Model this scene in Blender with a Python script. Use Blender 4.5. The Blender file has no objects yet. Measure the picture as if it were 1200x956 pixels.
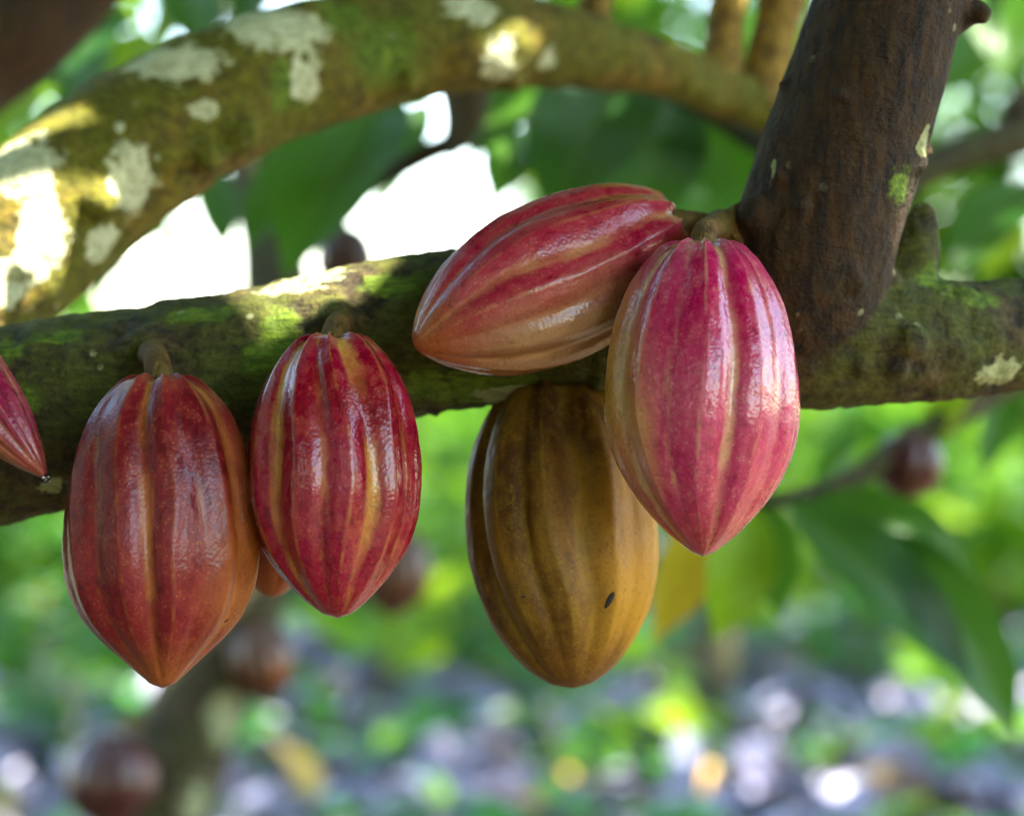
import bpy, math, random
import numpy as np
from mathutils import Vector, Matrix

random.seed(7)
RNG = np.random.default_rng(11)
scene = bpy.context.scene
COL = scene.collection

# ------------------------------------------------------------------ camera, sky, sun, exposure
CAM_H = 1.15
CAM_BACK = .35                        # the lens stands this far behind y = 0
LENS, SENSOR = 74.3, 36.0
cam_d = bpy.data.cameras.new('camera')
cam_d.lens = LENS; cam_d.sensor_width = SENSOR; cam_d.sensor_fit = 'HORIZONTAL'
cam_d.clip_start = 0.02; cam_d.clip_end = 1000
cam_d.dof.use_dof = True
cam_d.dof.focus_distance = 0.69 + CAM_BACK
cam_d.dof.aperture_fstop = 3.6
cam = bpy.data.objects.new('camera', cam_d)
cam.location = (0, -CAM_BACK, CAM_H); cam.rotation_euler = (math.radians(90), 0, 0)
COL.objects.link(cam); scene.camera = cam

SUN_DIR = Vector((0.42, -0.34, 0.84)).normalized()       # towards the sun
sun_elev = math.asin(SUN_DIR.z)
world = bpy.data.worlds.new('World'); scene.world = world; world.use_nodes = True
wn = world.node_tree.nodes; wl = world.node_tree.links
bg = wn['Background']
sky = wn.new('ShaderNodeTexSky'); sky.sky_type = 'NISHITA'; sky.sun_disc = False
sky.sun_elevation = sun_elev
sky.sun_rotation = math.atan2(SUN_DIR.x, SUN_DIR.y)
sky.air_density = 1.4; sky.dust_density = .5
wl.new(sky.outputs[0], bg.inputs[0]); bg.inputs[1].default_value = 0.15
sd = bpy.data.lights.new('sun', 'SUN'); sd.energy = 4.5; sd.angle = math.radians(0.55); sd.color = (1.0, 0.93, 0.82)
so = bpy.data.objects.new('sun', sd); so.rotation_euler = SUN_DIR.to_track_quat('Z', 'Y').to_euler()
so.location = (3, -3, 8); COL.objects.link(so)
scene.view_settings.view_transform = 'Standard'; scene.view_settings.look = 'None'
scene.view_settings.gamma = 1.0; scene.view_settings.use_curve_mapping = False
scene.view_settings.exposure = 2.95
scene.render.engine = 'CYCLES'
scene.cycles.max_bounces = 6; scene.cycles.diffuse_bounces = 3; scene.cycles.glossy_bounces = 2; scene.cycles.transmission_bounces = 4
scene.cycles.caustics_reflective = False; scene.cycles.caustics_refractive = False
scene.cycles.use_denoising = True
scene.cycles.sample_clamp_indirect = 6.0

# ------------------------------------------------------------------ helpers
K = SENSOR / LENS / 1200.0            # metres per photo pixel at one metre
def S(Y): return K * (Y + CAM_BACK)     # size of one photo pixel at depth Y
def P(px, py, Y):
    """a point of the place, from its place in the photograph and its real distance"""
    return np.array(((px - 600) * S(Y), Y, CAM_H - (py - 478) * S(Y)))

def empty(name, loc=(0, 0, 0)):
    o = bpy.data.objects.new(name, None); o.location = loc; o.empty_display_size = 0.05
    COL.objects.link(o); return o
def tag(o, label=None, cat=None, group=None, kind=None):
    if label: o['label'] = label
    if cat: o['category'] = cat
    if group: o['group'] = group
    if kind: o['kind'] = kind
    return o

def mesh_np(name, V, F, mat=None, smooth=True, attrs=None, uv=None):
    """V (n,3); F (m,k) int or a list of such arrays; attrs {name: (n,)}; uv (n,2) per vertex"""
    Fs = F if isinstance(F, list) else [F]
    me = bpy.data.meshes.new(name)
    V = np.asarray(V, dtype=np.float32)
    me.vertices.add(len(V)); me.vertices.foreach_set('co', V.ravel())
    li = np.concatenate([f.ravel() for f in Fs]).astype(np.int32)
    tot = np.concatenate([np.full(len(f), f.shape[1]) for f in Fs]).astype(np.int32)
    st = np.concatenate([[0], np.cumsum(tot)[:-1]]).astype(np.int32)
    me.loops.add(len(li)); me.loops.foreach_set('vertex_index', li)
    me.polygons.add(len(tot)); me.polygons.foreach_set('loop_start', st); me.polygons.foreach_set('loop_total', tot)
    me.update(calc_edges=True)
    me.polygons.foreach_set('use_smooth', np.full(len(tot), smooth, dtype=bool))
    for k, a in (attrs or {}).items():
        at = me.attributes.new(k, 'FLOAT', 'POINT'); at.data.foreach_set('value', np.asarray(a, dtype=np.float32))
    if uv is not None:
        ul = me.uv_layers.new(name='UVMap'); ul.data.foreach_set('uv', np.asarray(uv, dtype=np.float32)[li].ravel())
    if mat: me.materials.append(mat)
    return me

def obj(name, me, parent=None, loc=None):
    o = bpy.data.objects.new(name, me); COL.objects.link(o)
    if parent: o.parent = parent
    if loc is not None: o.location = loc
    return o

def _hash(ix, iy, iz, s):
    h = (ix * 374761393 + iy * 668265263 + iz * 2147483647 + s * 974634777) & 0xffffffff
    h = ((h ^ (h >> 13)) * 1274126177) & 0xffffffff
    return ((h ^ (h >> 16)) & 0xffff) / 65535.0
def vnoise(p, s=0):
    p = np.asarray(p, dtype=np.float64)
    i = np.floor(p).astype(np.int64); f = p - i; f = f * f * (3 - 2 * f); r = 0
    for dx in (0, 1):
        for dy in (0, 1):
            for dz in (0, 1):
                w = (f[:, 0] if dx else 1 - f[:, 0]) * (f[:, 1] if dy else 1 - f[:, 1]) * (f[:, 2] if dz else 1 - f[:, 2])
                r = r + w * _hash(i[:, 0] + dx, i[:, 1] + dy, i[:, 2] + dz, s)
    return r * 2 - 1
def fbm(p, o=4, s=0):
    r = 0; a = 1.0; t = 0
    for k in range(o):
        r = r + a * vnoise(p * 2 ** k + 17.3 * k, s + k); t += a; a *= .5
    return r / t

def catmull(pts, n):
    pts = np.asarray(pts, dtype=float); m = len(pts)
    e = np.vstack([2 * pts[0] - pts[1], pts, 2 * pts[-1] - pts[-2]])
    out = []
    for i in range(m - 1):
        p0, p1, p2, p3 = e[i:i + 4]
        for t in np.linspace(0, 1, n, endpoint=(i == m - 2)):
            out.append(.5 * ((2 * p1) + (-p0 + p2) * t + (2 * p0 - 5 * p1 + 4 * p2 - p3) * t * t + (-p0 + 3 * p1 - 3 * p2 + p3) * t ** 3))
    return np.array(out)

def tube(pts, rad, seg=16, n=8, close=True):
    """closed tube through control points with control radii -> V, [quads, tris], centreline, radii"""
    c = catmull(np.column_stack([np.asarray(pts, float), np.asarray(rad, float)]), n)
    C, R = c[:, :3], np.maximum(c[:, 3], 1e-4)
    T = np.gradient(C, axis=0); T /= np.linalg.norm(T, axis=1)[:, None]
    u = np.cross(T[0], (0.13, 0.31, 0.94)); u /= np.linalg.norm(u)
    a = np.linspace(0, 2 * np.pi, seg, endpoint=False); V = []
    for k in range(len(C)):
        u = u - T[k] * np.dot(u, T[k]); u /= np.linalg.norm(u); v = np.cross(T[k], u)
        V.append(C[k] + R[k] * (np.cos(a)[:, None] * u + np.sin(a)[:, None] * v))
    V = np.vstack(V); m = len(C)
    i, j = np.meshgrid(np.arange(m - 1), np.arange(seg), indexing='ij'); j2 = (j + 1) % seg
    Q = np.stack([i * seg + j, i * seg + j2, (i + 1) * seg + j2, (i + 1) * seg + j], -1).reshape(-1, 4)
    F = [Q]
    if close:
        V = np.vstack([V, C[0], C[-1]]); j = np.arange(seg); j2 = (j + 1) % seg
        F.append(np.vstack([np.stack([np.full(seg, m * seg), j2, j], -1),
                            np.stack([np.full(seg, m * seg + 1), (m - 1) * seg + j, (m - 1) * seg + j2], -1)]))
    return V, F, C, R

def join(parts):
    Vs, Qs, Ts, o = [], [], [], 0
    for V, F in parts:
        Vs.append(V)
        for f in F: (Qs if f.shape[1] == 4 else Ts).append(f + o)
        o += len(V)
    return np.vstack(Vs), ([np.vstack(Qs)] if Qs else []) + ([np.vstack(Ts)] if Ts else [])

def blob(c, r, seg=12):
    n = seg; a = np.linspace(0, np.pi, n)
    pts = [np.array(c) + np.array((0, 0, r * math.cos(t))) for t in a]
    return tube(pts, [max(r * math.sin(t), r * .02) for t in a], seg, 1)[:2]

def remesh(parts, voxel, smooth=3):
    V, F = join(parts)
    me = mesh_np('tmp', V, F); o = obj('tmp', me)
    m = o.modifiers.new('r', 'REMESH'); m.mode = 'VOXEL'; m.voxel_size = voxel
    s = o.modifiers.new('s', 'SMOOTH'); s.iterations = smooth; s.factor = .5
    dg = bpy.context.evaluated_depsgraph_get()
    ev = o.evaluated_get(dg).to_mesh()
    n = len(ev.vertices); Vv = np.empty(n * 3, np.float32); ev.vertices.foreach_get('co', Vv)
    N = np.empty(n * 3, np.float32); ev.vertices.foreach_get('normal', N)
    m_ = len(ev.polygons); L = np.empty(len(ev.loops), np.int32); ev.loops.foreach_get('vertex_index', L)
    tot = np.empty(m_, np.int32); ev.polygons.foreach_get('loop_total', tot)
    st = np.empty(m_, np.int32); ev.polygons.foreach_get('loop_start', st)
    Q = L[st[tot == 4][:, None] + np.arange(4)]; T = L[st[tot == 3][:, None] + np.arange(3)]
    o.evaluated_get(dg).to_mesh_clear(); bpy.data.objects.remove(o); bpy.data.meshes.remove(me)
    return Vv.reshape(-1, 3).astype(float), N.reshape(-1, 3).astype(float), ([Q] if len(Q) else []) + ([T] if len(T) else [])

def sub_mesh(V, Fs, keep):
    out = [f[k] for f, k in zip(Fs, keep) if k.any()]
    used = np.unique(np.concatenate([f.ravel() for f in out])); mp = np.full(len(V), -1); mp[used] = np.arange(len(used))
    return used, [mp[f] for f in out]

# ------------------------------------------------------------------ materials
class NT:
    def __init__(s, name):
        s.m = bpy.data.materials.new(name); s.m.use_nodes = True
        s.t = s.m.node_tree; s.n = s.t.nodes; s.l = s.t.links
        s.p = s.n['Principled BSDF']; s.out = s.n['Material Output']
    def put(s, v, sock):
        if hasattr(v, 'is_linked'): s.l.new(v, sock)
        else:
            if isinstance(v, (tuple, list)) and len(v) == 3 and sock.type == 'RGBA': v = (*v, 1)
            sock.default_value = v
    def attr(s, name):
        n = s.n.new('ShaderNodeAttribute'); n.attribute_name = name; return n.outputs['Fac']
    def coord(s, which='Object', scale=None):
        c = s.n.new('ShaderNodeTexCoord').outputs[which]
        if scale:
            m = s.n.new('ShaderNodeVectorMath'); m.operation = 'MULTIPLY'; s.l.new(c, m.inputs[0]); m.inputs[1].default_value = scale; c = m.outputs[0]
        return c
    def noise(s, vec, scale, detail=3, rough=.55, dist=0):
        n = s.n.new('ShaderNodeTexNoise'); s.l.new(vec, n.inputs['Vector'])
        n.inputs['Scale'].default_value = scale; n.inputs['Detail'].default_value = detail
        n.inputs['Roughness'].default_value = rough; n.inputs['Distortion'].default_value = dist
        return n.outputs['Fac']
    def voro(s, vec, scale, feat='F1'):
        n = s.n.new('ShaderNodeTexVoronoi'); n.feature = feat; s.l.new(vec, n.inputs['Vector']); n.inputs['Scale'].default_value = scale
        return n.outputs['Distance']
    def ramp(s, fac, a, b, lo=0., hi=1.):
        n = s.n.new('ShaderNodeMapRange'); n.interpolation_type = 'SMOOTHSTEP'
        s.put(fac, n.inputs[0]); n.inputs[1].default_value = a; n.inputs[2].default_value = b
        n.inputs[3].default_value = lo; n.inputs[4].default_value = hi; return n.outputs[0]
    def math(s, op, a, b=0.):
        n = s.n.new('ShaderNodeMath'); n.operation = op; s.put(a, n.inputs[0]); s.put(b, n.inputs[1]); return n.outputs[0]
    def mix(s, f, a, b, mode='MIX'):
        n = s.n.new('ShaderNodeMix'); n.data_type = 'RGBA'; n.blend_type = mode
        s.put(f, n.inputs[0]); s.put(a, n.inputs[6]); s.put(b, n.inputs[7]); return n.outputs[2]
    def bump(s, h, strength, dist, prev=None):
        n = s.n.new('ShaderNodeBump'); n.inputs['Strength'].default_value = strength; n.inputs['Distance'].default_value = dist
        s.l.new(h, n.inputs['Height'])
        if prev: s.l.new(prev, n.inputs['Normal'])
        return n.outputs[0]
    def set(s, **kw):
        for k, v in kw.items(): s.put(v, s.p.inputs[k.replace('_', ' ')])
        return s

def pod_material(name, lobe, lobe2, furrow, side, tipc, furrow_amt=.55, speck=.35, rough=.3, side_amt=.8, gloss=.35):
    n = NT(name)
    g, t, sd_, ridge = n.attr('groove'), n.attr('along'), n.attr('side'), n.attr('ridge')
    oc = n.coord('Object')
    st = n.noise(n.coord('Object', (1, 1, .16)), 190, 4, .6)          # streaks that run down the pod
    big = n.noise(n.coord('Object', (1, 1, .45)), 28, 3, .55)
    fine = n.noise(oc, 480, 3, .65)
    mott = n.noise(n.coord('Object', (1, 1, .7)), 150, 5, .72)
    c = n.mix(n.ramp(big, .35, .68), lobe, lobe2)
    c = n.mix(n.ramp(mott, .47, .62, 0, .45), c, n.mix(.15, lobe2, furrow))
    c = n.mix(n.ramp(mott, .46, .34, 0, .55), c, n.mix(1., c, (.45, .35, .4), 'MULTIPLY'))
    # one side ripens paler; rust and olive pods get painted warm light there
    sm = n.math('ADD', sd_, n.math('MULTIPLY', n.math('SUBTRACT', big, .5), .9))
    c = n.mix(n.math('MULTIPLY', n.ramp(sm, .12, .75), side_amt), c, side)
    # yellow furrows, broken up along their length
    fm = n.math('ADD', g, n.math('MULTIPLY', n.math('SUBTRACT', st, .5), .9))
    fm = n.math('MULTIPLY', n.ramp(fm, .55, 1.02), n.ramp(n.noise(oc, 22, 2), .30, .62))
    c = n.mix(n.math('MULTIPLY', fm, furrow_amt), c, furrow)
    # thin pale rib lines
    c = n.mix(n.math('MULTIPLY', n.math('MULTIPLY', n.ramp(ridge, .72, 1.), n.ramp(st, .38, .66)), .34), c, furrow)
    c = n.mix(n.math('MULTIPLY', n.ramp(t, .80, 1.0), .7), c, tipc)
    # pale lenticels and darker freckles
    v = n.voro(oc, 520)
    c = n.mix(n.math('MULTIPLY', n.ramp(v, .34, .10), n.math('MULTIPLY', n.ramp(mott, .42, .6), speck)), c, furrow)
    c = n.mix(n.math('MULTIPLY', n.ramp(fine, .52, .70), .5), c, n.mix(1., c, (.35, .3, .3), 'MULTIPLY'))
    sc = n.ramp(n.noise(n.coord('Object', (1, 1, .6)), 62, 5, .72), .70, .76)          # a few corky scars
    c = n.mix(n.math('MULTIPLY', sc, .55), c, (.16, .09, .04))
    h = n.math('ADD', n.math('MULTIPLY', n.noise(oc, 95, 3, .6), .7), n.math('MULTIPLY', n.noise(oc, 330, 3, .6), .3))
    b = n.bump(h, .14, .0016); b = n.bump(v, .22, .0006, b); b = n.bump(fine, .15, .0004, b)
    r = n.math('ADD', rough, n.math('ADD', n.math('MULTIPLY', n.math('SUBTRACT', mott, .5), .4), n.math('MULTIPLY', n.math('SUBTRACT', big, .5), .3)))
    n.set(Base_Color=c, Roughness=r, Normal=b, Specular_IOR_Level=.28, Coat_Weight=gloss, Coat_Roughness=.15, Coat_Normal=b)
    return n.m

def bark_material(name, dark, brown, moss, moss_amt=.5, lichen=(.50, .52, .36), bump=.9, rough=.8, grain=(1, 1, 1), dots_amt=.6, blotch=1., second=None):
    n = NT(name)
    oc = n.coord('Object'); al = n.coord('Object', grain)
    a = n.noise(oc, 22, 5, .62); b = n.noise(al if blotch < 1 else oc, 90, 5, .65); f = n.noise(al, 240, 4, .65)
    c = n.mix(n.ramp(b, .5 - .15 / blotch, .5 + .18 / blotch), dark, brown)
    c = n.mix(n.ramp(f, .55, .75, 0, .55), c, n.mix(.5, brown, (.16, .12, .07)))
    mm = n.math('ADD', n.math('MULTIPLY', a, .65), n.math('MULTIPLY', b, .35))
    c = n.mix(n.math('MULTIPLY', n.ramp(mm, .60 - .32 * moss_amt, .72 - .22 * moss_amt), .9), c, n.mix(n.ramp(f, .3, .7), moss, n.mix(1., moss, (.35, .4, .3), 'MULTIPLY')))
    if second:                                             # the limb's own browner, smoother bark
        fl = n.noise(n.coord('Object', (1.3, 1.2, .3)), 130, 5, .65)
        c2 = n.mix(n.ramp(fl, .30, .72), second[0], second[1])
        c2 = n.mix(n.ramp(a, .52, .72, 0, .5), c2, second[2])
        c = n.mix(n.ramp(n.math('ADD', n.attr('limbw'), n.math('MULTIPLY', n.math('SUBTRACT', b, .5), .5)), .35, .65), c, c2)
    # bright moss and pale lichen patches; some lichen ones paint sun spots
    wob = n.math('ADD', n.math('MULTIPLY', n.math('SUBTRACT', b, .5), .9), n.math('MULTIPLY', n.math('SUBTRACT', f, .5), .55))
    ms = n.ramp(n.math('ADD', n.attr('moss'), wob), .36, .72)
    c = n.mix(ms, c, n.mix(n.ramp(f, .35, .7), (.060, .105, .006), (.16, .24, .014)))
    ls = n.ramp(n.math('ADD', n.attr('lichen'), n.math('MULTIPLY', wob, 1.15)), .42, .52)
    c = n.mix(n.math('MULTIPLY', ls, .92), c, n.mix(n.ramp(f, .35, .72), lichen, n.mix(1., lichen, (.6, .62, .5), 'MULTIPLY')))
    dots = n.math('MULTIPLY', n.ramp(n.voro(oc, 62), .17, .11), n.ramp(a, .50, .60))
    c = n.mix(n.math('MULTIPLY', dots, dots_amt), c, lichen)
    crack = n.voro(n.coord('Object', tuple(g * 1.0 for g in grain)), 110, 'DISTANCE_TO_EDGE')
    c = n.mix(n.ramp(crack, .06, .0, 0, .3), c, n.mix(1., c, (.25, .22, .2), 'MULTIPLY'))
    bb = n.bump(b, bump, .006); bb = n.bump(f, bump * .8, .0018, bb); bb = n.bump(n.ramp(crack, 0, .08), .25, .0010, bb)
    n.set(Base_Color=c, Roughness=rough, Normal=bb, Specular_IOR_Level=.35)
    return n.m

def leaf_material(name, c0, c1, c2, trans=.45, rough=.38, veins=True, use_attr=False, tcol=(.26, .44, .012), c3=None, spec=.18):
    n = NT(name)
    if use_attr: tn = n.attr('tint')
    else: tn = n.n.new('ShaderNodeObjectInfo').outputs['Random']
    cr = n.n.new('ShaderNodeValToRGB'); n.l.new(tn, cr.inputs[0])
    e = cr.color_ramp.elements; e[0].color = (*c0, 1); e[1].color = (*c2, 1); e[1].position = 1
    m = e.new(.6); m.color = (*c1, 1)
    if c3: e[2].position = .93; m = e.new(.96); m.color = (*c3, 1)
    c = cr.outputs[0]
    if veins:
        nz = n.noise(n.coord('Object'), 14, 2)
        c = n.mix(n.ramp(nz, .3, .7, 0, .5), c, n.mix(1., c, (.55, .62, .5), 'MULTIPLY'))
        sp = n.n.new('ShaderNodeSeparateXYZ'); n.l.new(n.coord('UV'), sp.inputs[0])
        u, v = sp.outputs[0], sp.outputs[1]
        av = n.math('ABSOLUTE', n.math('SUBTRACT', v, .5))
        ph = n.math('SUBTRACT', n.math('MULTIPLY', u, 11.), n.math('MULTIPLY', av, 5.))
        w = n.math('ABSOLUTE', n.math('SUBTRACT', n.math('FRACT', ph), .5))
        vein = n.math('MAXIMUM', n.ramp(w, .07, .0), n.ramp(av, .035, .012))
        c = n.mix(n.math('MULTIPLY', vein, .35), c, n.mix(.5, c, (.30, .36, .10)))
        bnode = n.bump(n.math('SUBTRACT', 1., vein), .5, .002)
        n.put(bnode, n.p.inputs['Normal'])
    n.set(Base_Color=c, Roughness=rough, Specular_IOR_Level=spec)
    tr = n.n.new('ShaderNodeBsdfTranslucent'); n.put(n.mix(.65, c, tcol), tr.inputs[0])
    mx = n.n.new('ShaderNodeMixShader'); mx.inputs[0].default_value = trans
    n.l.new(n.p.outputs[0], mx.inputs[1]); n.l.new(tr.outputs[0], mx.inputs[2]); n.l.new(mx.outputs[0], n.out.inputs[0])
    return n.m

M = {}
M['bark'] = bark_material('mossy_bark', (.016, .011, .004), (.11, .070, .022), (.095, .105, .009), .62, lichen=(.42, .44, .22), grain=(.28, 1, 1.3), dots_amt=.45, bump=1.0,
    second=((.005, .0022, .0007), (.058, .026, .0045), (.032, .020, .004)))
M['limb'] = bark_material('brown_bark', (.014, .006, .002), (.085, .036, .008), (.08, .05, .010), .10, grain=(1.3, 1.2, .35), bump=.55, dots_amt=.15, blotch=.55)
M['upper'] = bark_material('lichened_bark', (.060, .050, .007), (.30, .175, .018), (.165, .165, .007), .72, lichen=(.70, .72, .48), grain=(.5, 1, 1), dots_amt=.25)
M['far_bark'] = bark_material('far_bark', (.02, .017, .008), (.09, .065, .03), (.07, .08, .02), .5, lichen=(.40, .45, .28))
M['twig'] = bark_material('young_bark', (.12, .07, .012), (.42, .25, .035), (.34, .25, .03), .3, grain=(1, 1, .3))
M['stalk'] = bark_material('stalk', (.07, .035, .008), (.20, .105, .02), (.16, .11, .015), .3, grain=(1, 1, .3), dots_amt=0, blotch=.6)
M['leaf'] = leaf_material('cacao_leaf', (.007, .042, .007), (.016, .078, .007), (.05, .14, .010), spec=.4, tcol=(.12, .34, .02))
M['leaf_young'] = leaf_material('young_leaf', (.09, .22, .008), (.14, .30, .008), (.24, .36, .008), tcol=(.42, .60, .015))
M['leaf_yellow'] = leaf_material('yellowing_leaf', (.42, .30, .015), (.48, .34, .02), (.45, .36, .03), tcol=(.6, .42, .02))
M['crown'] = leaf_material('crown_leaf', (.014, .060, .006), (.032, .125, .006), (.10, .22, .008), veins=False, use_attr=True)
M['crown_light'] = leaf_material('sun_tinted_crown_leaf', (.022, .12, .010), (.06, .22, .010), (.16, .30, .012), rough=.3, veins=False, use_attr=True)  # lighter copy of the crown leaf, sunlight put into its colour
M['tan'] = leaf_material('tan_leaf', (.26, .15, .055), (.42, .27, .11), (.52, .36, .17), trans=.08, rough=.5, veins=False, use_attr=True, tcol=(.4, .25, .1))
M['weed'] = leaf_material('weed_leaf', (.015, .15, .030), (.05, .27, .045), (.20, .38, .015), veins=False, use_attr=True, rough=.3, spec=.4)
M['dry'] = leaf_material('dry_leaf', (.05, .04, .045), (.19, .19, .28), (.40, .38, .50), trans=.10, rough=.36, spec=.4, c3=(.55, .36, .06), veins=False, use_attr=True, tcol=(.3, .2, .1))  # dry leaves; bluish skylight tint is put into the colour
gm = NT('forest_soil'); gc = gm.coord('Object')
gcol = gm.mix(gm.ramp(gm.noise(gc, 3.5, 6, .7), .35, .65), (.040, .030, .024), (.150, .108, .080))
gcol = gm.mix(gm.ramp(gm.noise(gc, 1.1, 4, .6), .46, .60, 0, .75), gcol, (.035, .065, .012))
gs = gm.n.new('ShaderNodeSeparateXYZ'); gm.l.new(gc, gs.inputs[0])
gcol = gm.mix(gm.ramp(gm.math('ADD', gs.outputs[1], gm.math('MULTIPLY', gm.noise(gc, .6, 4, .6), 5.)), 19., 24.), gcol, (.03, .07, .012))     # grass beyond the trees
gm.set(Base_Color=gcol, Roughness=.9, Normal=gm.bump(gm.noise(gc, 9, 6, .7), .8, .05)); M['soil'] = gm.m

# ------------------------------------------------------------------ leaves
def leaf_template(nl, nw, width=.34, fold=.22, droop=.35, wave=.02, seed=0):
    """a pointed oval leaf of length 1 along +X, base at the origin, face up"""
    u = np.linspace(0, 1, nl + 1); v = np.linspace(-1, 1, nw + 1)
    half = width / 2 * np.sin(np.pi * np.clip(u, 0, 1) ** .82) ** .75
    half = np.where(u > .80, half * (1 - .55 * ((u - .80) / .2) ** .7), half); half[0] = .006; half[-1] = .002
    U, Vv = np.meshgrid(u, v, indexing='ij')
    y = Vv * half[:, None]
    z = np.abs(Vv) ** 1.3 * half[:, None] * fold * 2
    z = z + wave * np.sin(U * 21 + Vv * 1.5 + seed) * np.abs(Vv) ** 2 * np.sin(np.pi * U)
    x = U.copy()
    ang = droop * U ** 1.4                      # the blade bends down towards its tip
    X = np.zeros_like(x); Z = np.zeros_like(x); du = 1 / nl
    for k in range(1, nl + 1):
        X[k] = X[k - 1] + du * np.cos(ang[k] * 1.6); Z[k] = Z[k - 1] - du * np.sin(ang[k] * 1.6)
    V = np.stack([X + z * np.sin(ang * 1.6), y, Z + z * np.cos(ang * 1.6)], -1).reshape(-1, 3)
    i, j = np.meshgrid(np.arange(nl), np.arange(nw), indexing='ij'); w = nw + 1
    Q = np.stack([i * w + j, (i + 1) * w + j, (i + 1) * w + j + 1, i * w + j + 1], -1).reshape(-1, 4)
    uv = np.stack([U, (Vv + 1) / 2], -1).reshape(-1, 2)
    return V, Q, uv

def frames(d, roll=None, up=(0, 0, 1)):
    d = d / np.linalg.norm(d, axis=1)[:, None]; upv = np.tile(np.array(up, float), (len(d), 1)) + RNG.normal(0, .02, (len(d), 3))
    s = np.cross(upv, d); s /= np.linalg.norm(s, axis=1)[:, None]; n = np.cross(d, s)
    if roll is not None:
        c, q = np.cos(roll)[:, None], np.sin(roll)[:, None]; s, n = s * c + n * q, n * c - s * q
    return np.stack([d, s, n], 2)               # columns: axes of the leaf

LT = [leaf_template(5, 2, w, .2, dr, 0.0) for w, dr in ((.34, .25), (.38, .5), (.30, .4), (.36, .7))]
def leaf_cloud(name, base, d, size, roll, mat, tint, templates=LT, loc=(0, 0, 0), reject=None):
    base, d, size = np.asarray(base), np.asarray(d), np.asarray(size); Rm = frames(d, roll); n = len(base)
    which = RNG.integers(0, len(templates), n); Vs, Fs, At, off = [], [], [], 0
    for k, (tv, tq, tuv) in enumerate(templates):
        idx = np.where(which == k)[0]
        if not len(idx): continue
        W = np.einsum('nij,vj->nvi', Rm[idx], tv) * size[idx][:, None, None] + base[idx][:, None, :]
        t = tint[idx]
        if reject is not None:
            ok = ~reject(W); W = W[ok]; t = t[ok]
        Vs.append(W.reshape(-1, 3)); At.append(np.repeat(t, len(tv)))
        Fs.append((tq[None] + (np.arange(len(W)) * len(tv))[:, None, None]).reshape(-1, 4) + off); off += len(W) * len(tv)
    return mesh_np(name, np.vstack(Vs) - np.array(loc), np.vstack(Fs), mat, True, {'tint': np.concatenate(At)})

def crown_points(centre, radii, nclust, per, seed, spread=.12, shell=.4):
    r = np.random.default_rng(seed)
    q = r.normal(size=(nclust, 3)); q /= np.linalg.norm(q, axis=1)[:, None]
    q *= (shell + (1 - shell) * r.random((nclust, 1))) ** .6
    c = np.array(centre) + q * np.array(radii)
    lump = fbm(c * 1.6 / max(radii) * 2, 3, seed) > -.22                # ragged outline and gaps
    c = c[lump]
    n = len(c) * per
    base = np.repeat(c, per, 0) + r.normal(0, spread * .35, (n, 3))
    az = r.random(n) * 2 * np.pi; el = r.normal(-.35, .4, n)
    d = np.stack([np.cos(az) * np.cos(el), np.sin(az) * np.cos(el), np.sin(el)], 1)
    tint = np.clip(np.repeat(r.random(len(c)), per) * .6 + r.random(n) * .4, 0, 1)
    return c, base, d, tint

HERO = [leaf_template(16, 6, w, f, dr, wv, s) for w, f, dr, wv, s in ((.34, .18, .30, .010, 0), (.38, .22, .5, .012, 2), (.30, .16, .15, .008, 4), (.36, .2, .75, .012, 1))]
HERO_ME = {}
def hero_mesh(k, mat):
    if (k, mat) not in HERO_ME:
        V, Q, uv = HERO[k]; HERO_ME[(k, mat)] = mesh_np('leaf', V, Q, M[mat], True, None, uv)
    return HERO_ME[(k, mat)]
def leaf(parent, a, b, k=0, mat='leaf', face=(0, -1, .5), origin=(0, 0, 0), widen=1.0):
    """one leaf from its stalk a to its tip b (world points), its face turned towards `face`"""
    a, b = np.array(a, float), np.array(b, float); d = b - a; L = np.linalg.norm(d)
    V = HERO[k][0]; tip = V[-4]; tl = math.hypot(tip[0], tip[2]); pitch = math.atan2(-tip[2], tip[0])
    X = d / L; Z = np.array(face, float); Z -= X * np.dot(Z, X); Z /= np.linalg.norm(Z)
    X, Z = X * math.cos(pitch) + Z * math.sin(pitch), Z * math.cos(pitch) - X * math.sin(pitch); Y = np.cross(Z, X)
    s = L / tl
    o = obj('leaf', hero_mesh(k, mat), parent)
    m = Matrix(((X[0] * s, Y[0] * s * widen, Z[0] * s, a[0] - origin[0]), (X[1] * s, Y[1] * s * widen, Z[1] * s, a[1] - origin[1]), (X[2] * s, Y[2] * s * widen, Z[2] * s, a[2] - origin[2]), (0, 0, 0, 1)))
    o.matrix_local = m
    return o

# ------------------------------------------------------------------ the ground
def ground_z(x, y):
    p = np.stack([np.asarray(x) * .35, np.asarray(y) * .35, np.zeros_like(np.asarray(x, float))], -1)
    return .09 * fbm(p, 3, 5)
gx = np.concatenate([-np.geomspace(250, 8.2, 22), np.linspace(-8, 8, 81), np.geomspace(8.2, 250, 22)])
gy = np.concatenate([-np.geomspace(250, 4.2, 18), np.linspace(-4, 18, 111), np.geomspace(18.3, 400, 22)])
GX, GY = np.meshgrid(gx, gy, indexing='ij')
GV = np.stack([GX.ravel(), GY.ravel(), ground_z(GX.ravel(), GY.ravel())], 1)
i, j = np.meshgrid(np.arange(len(gx) - 1), np.arange(len(gy) - 1), indexing='ij'); w = len(gy)
GQ = np.stack([i * w + j, (i + 1) * w + j, (i + 1) * w + j + 1, i * w + j + 1], -1).reshape(-1, 4)
tag(obj('ground', mesh_np('ground', GV, GQ, M['soil'])), kind='structure')

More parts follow.
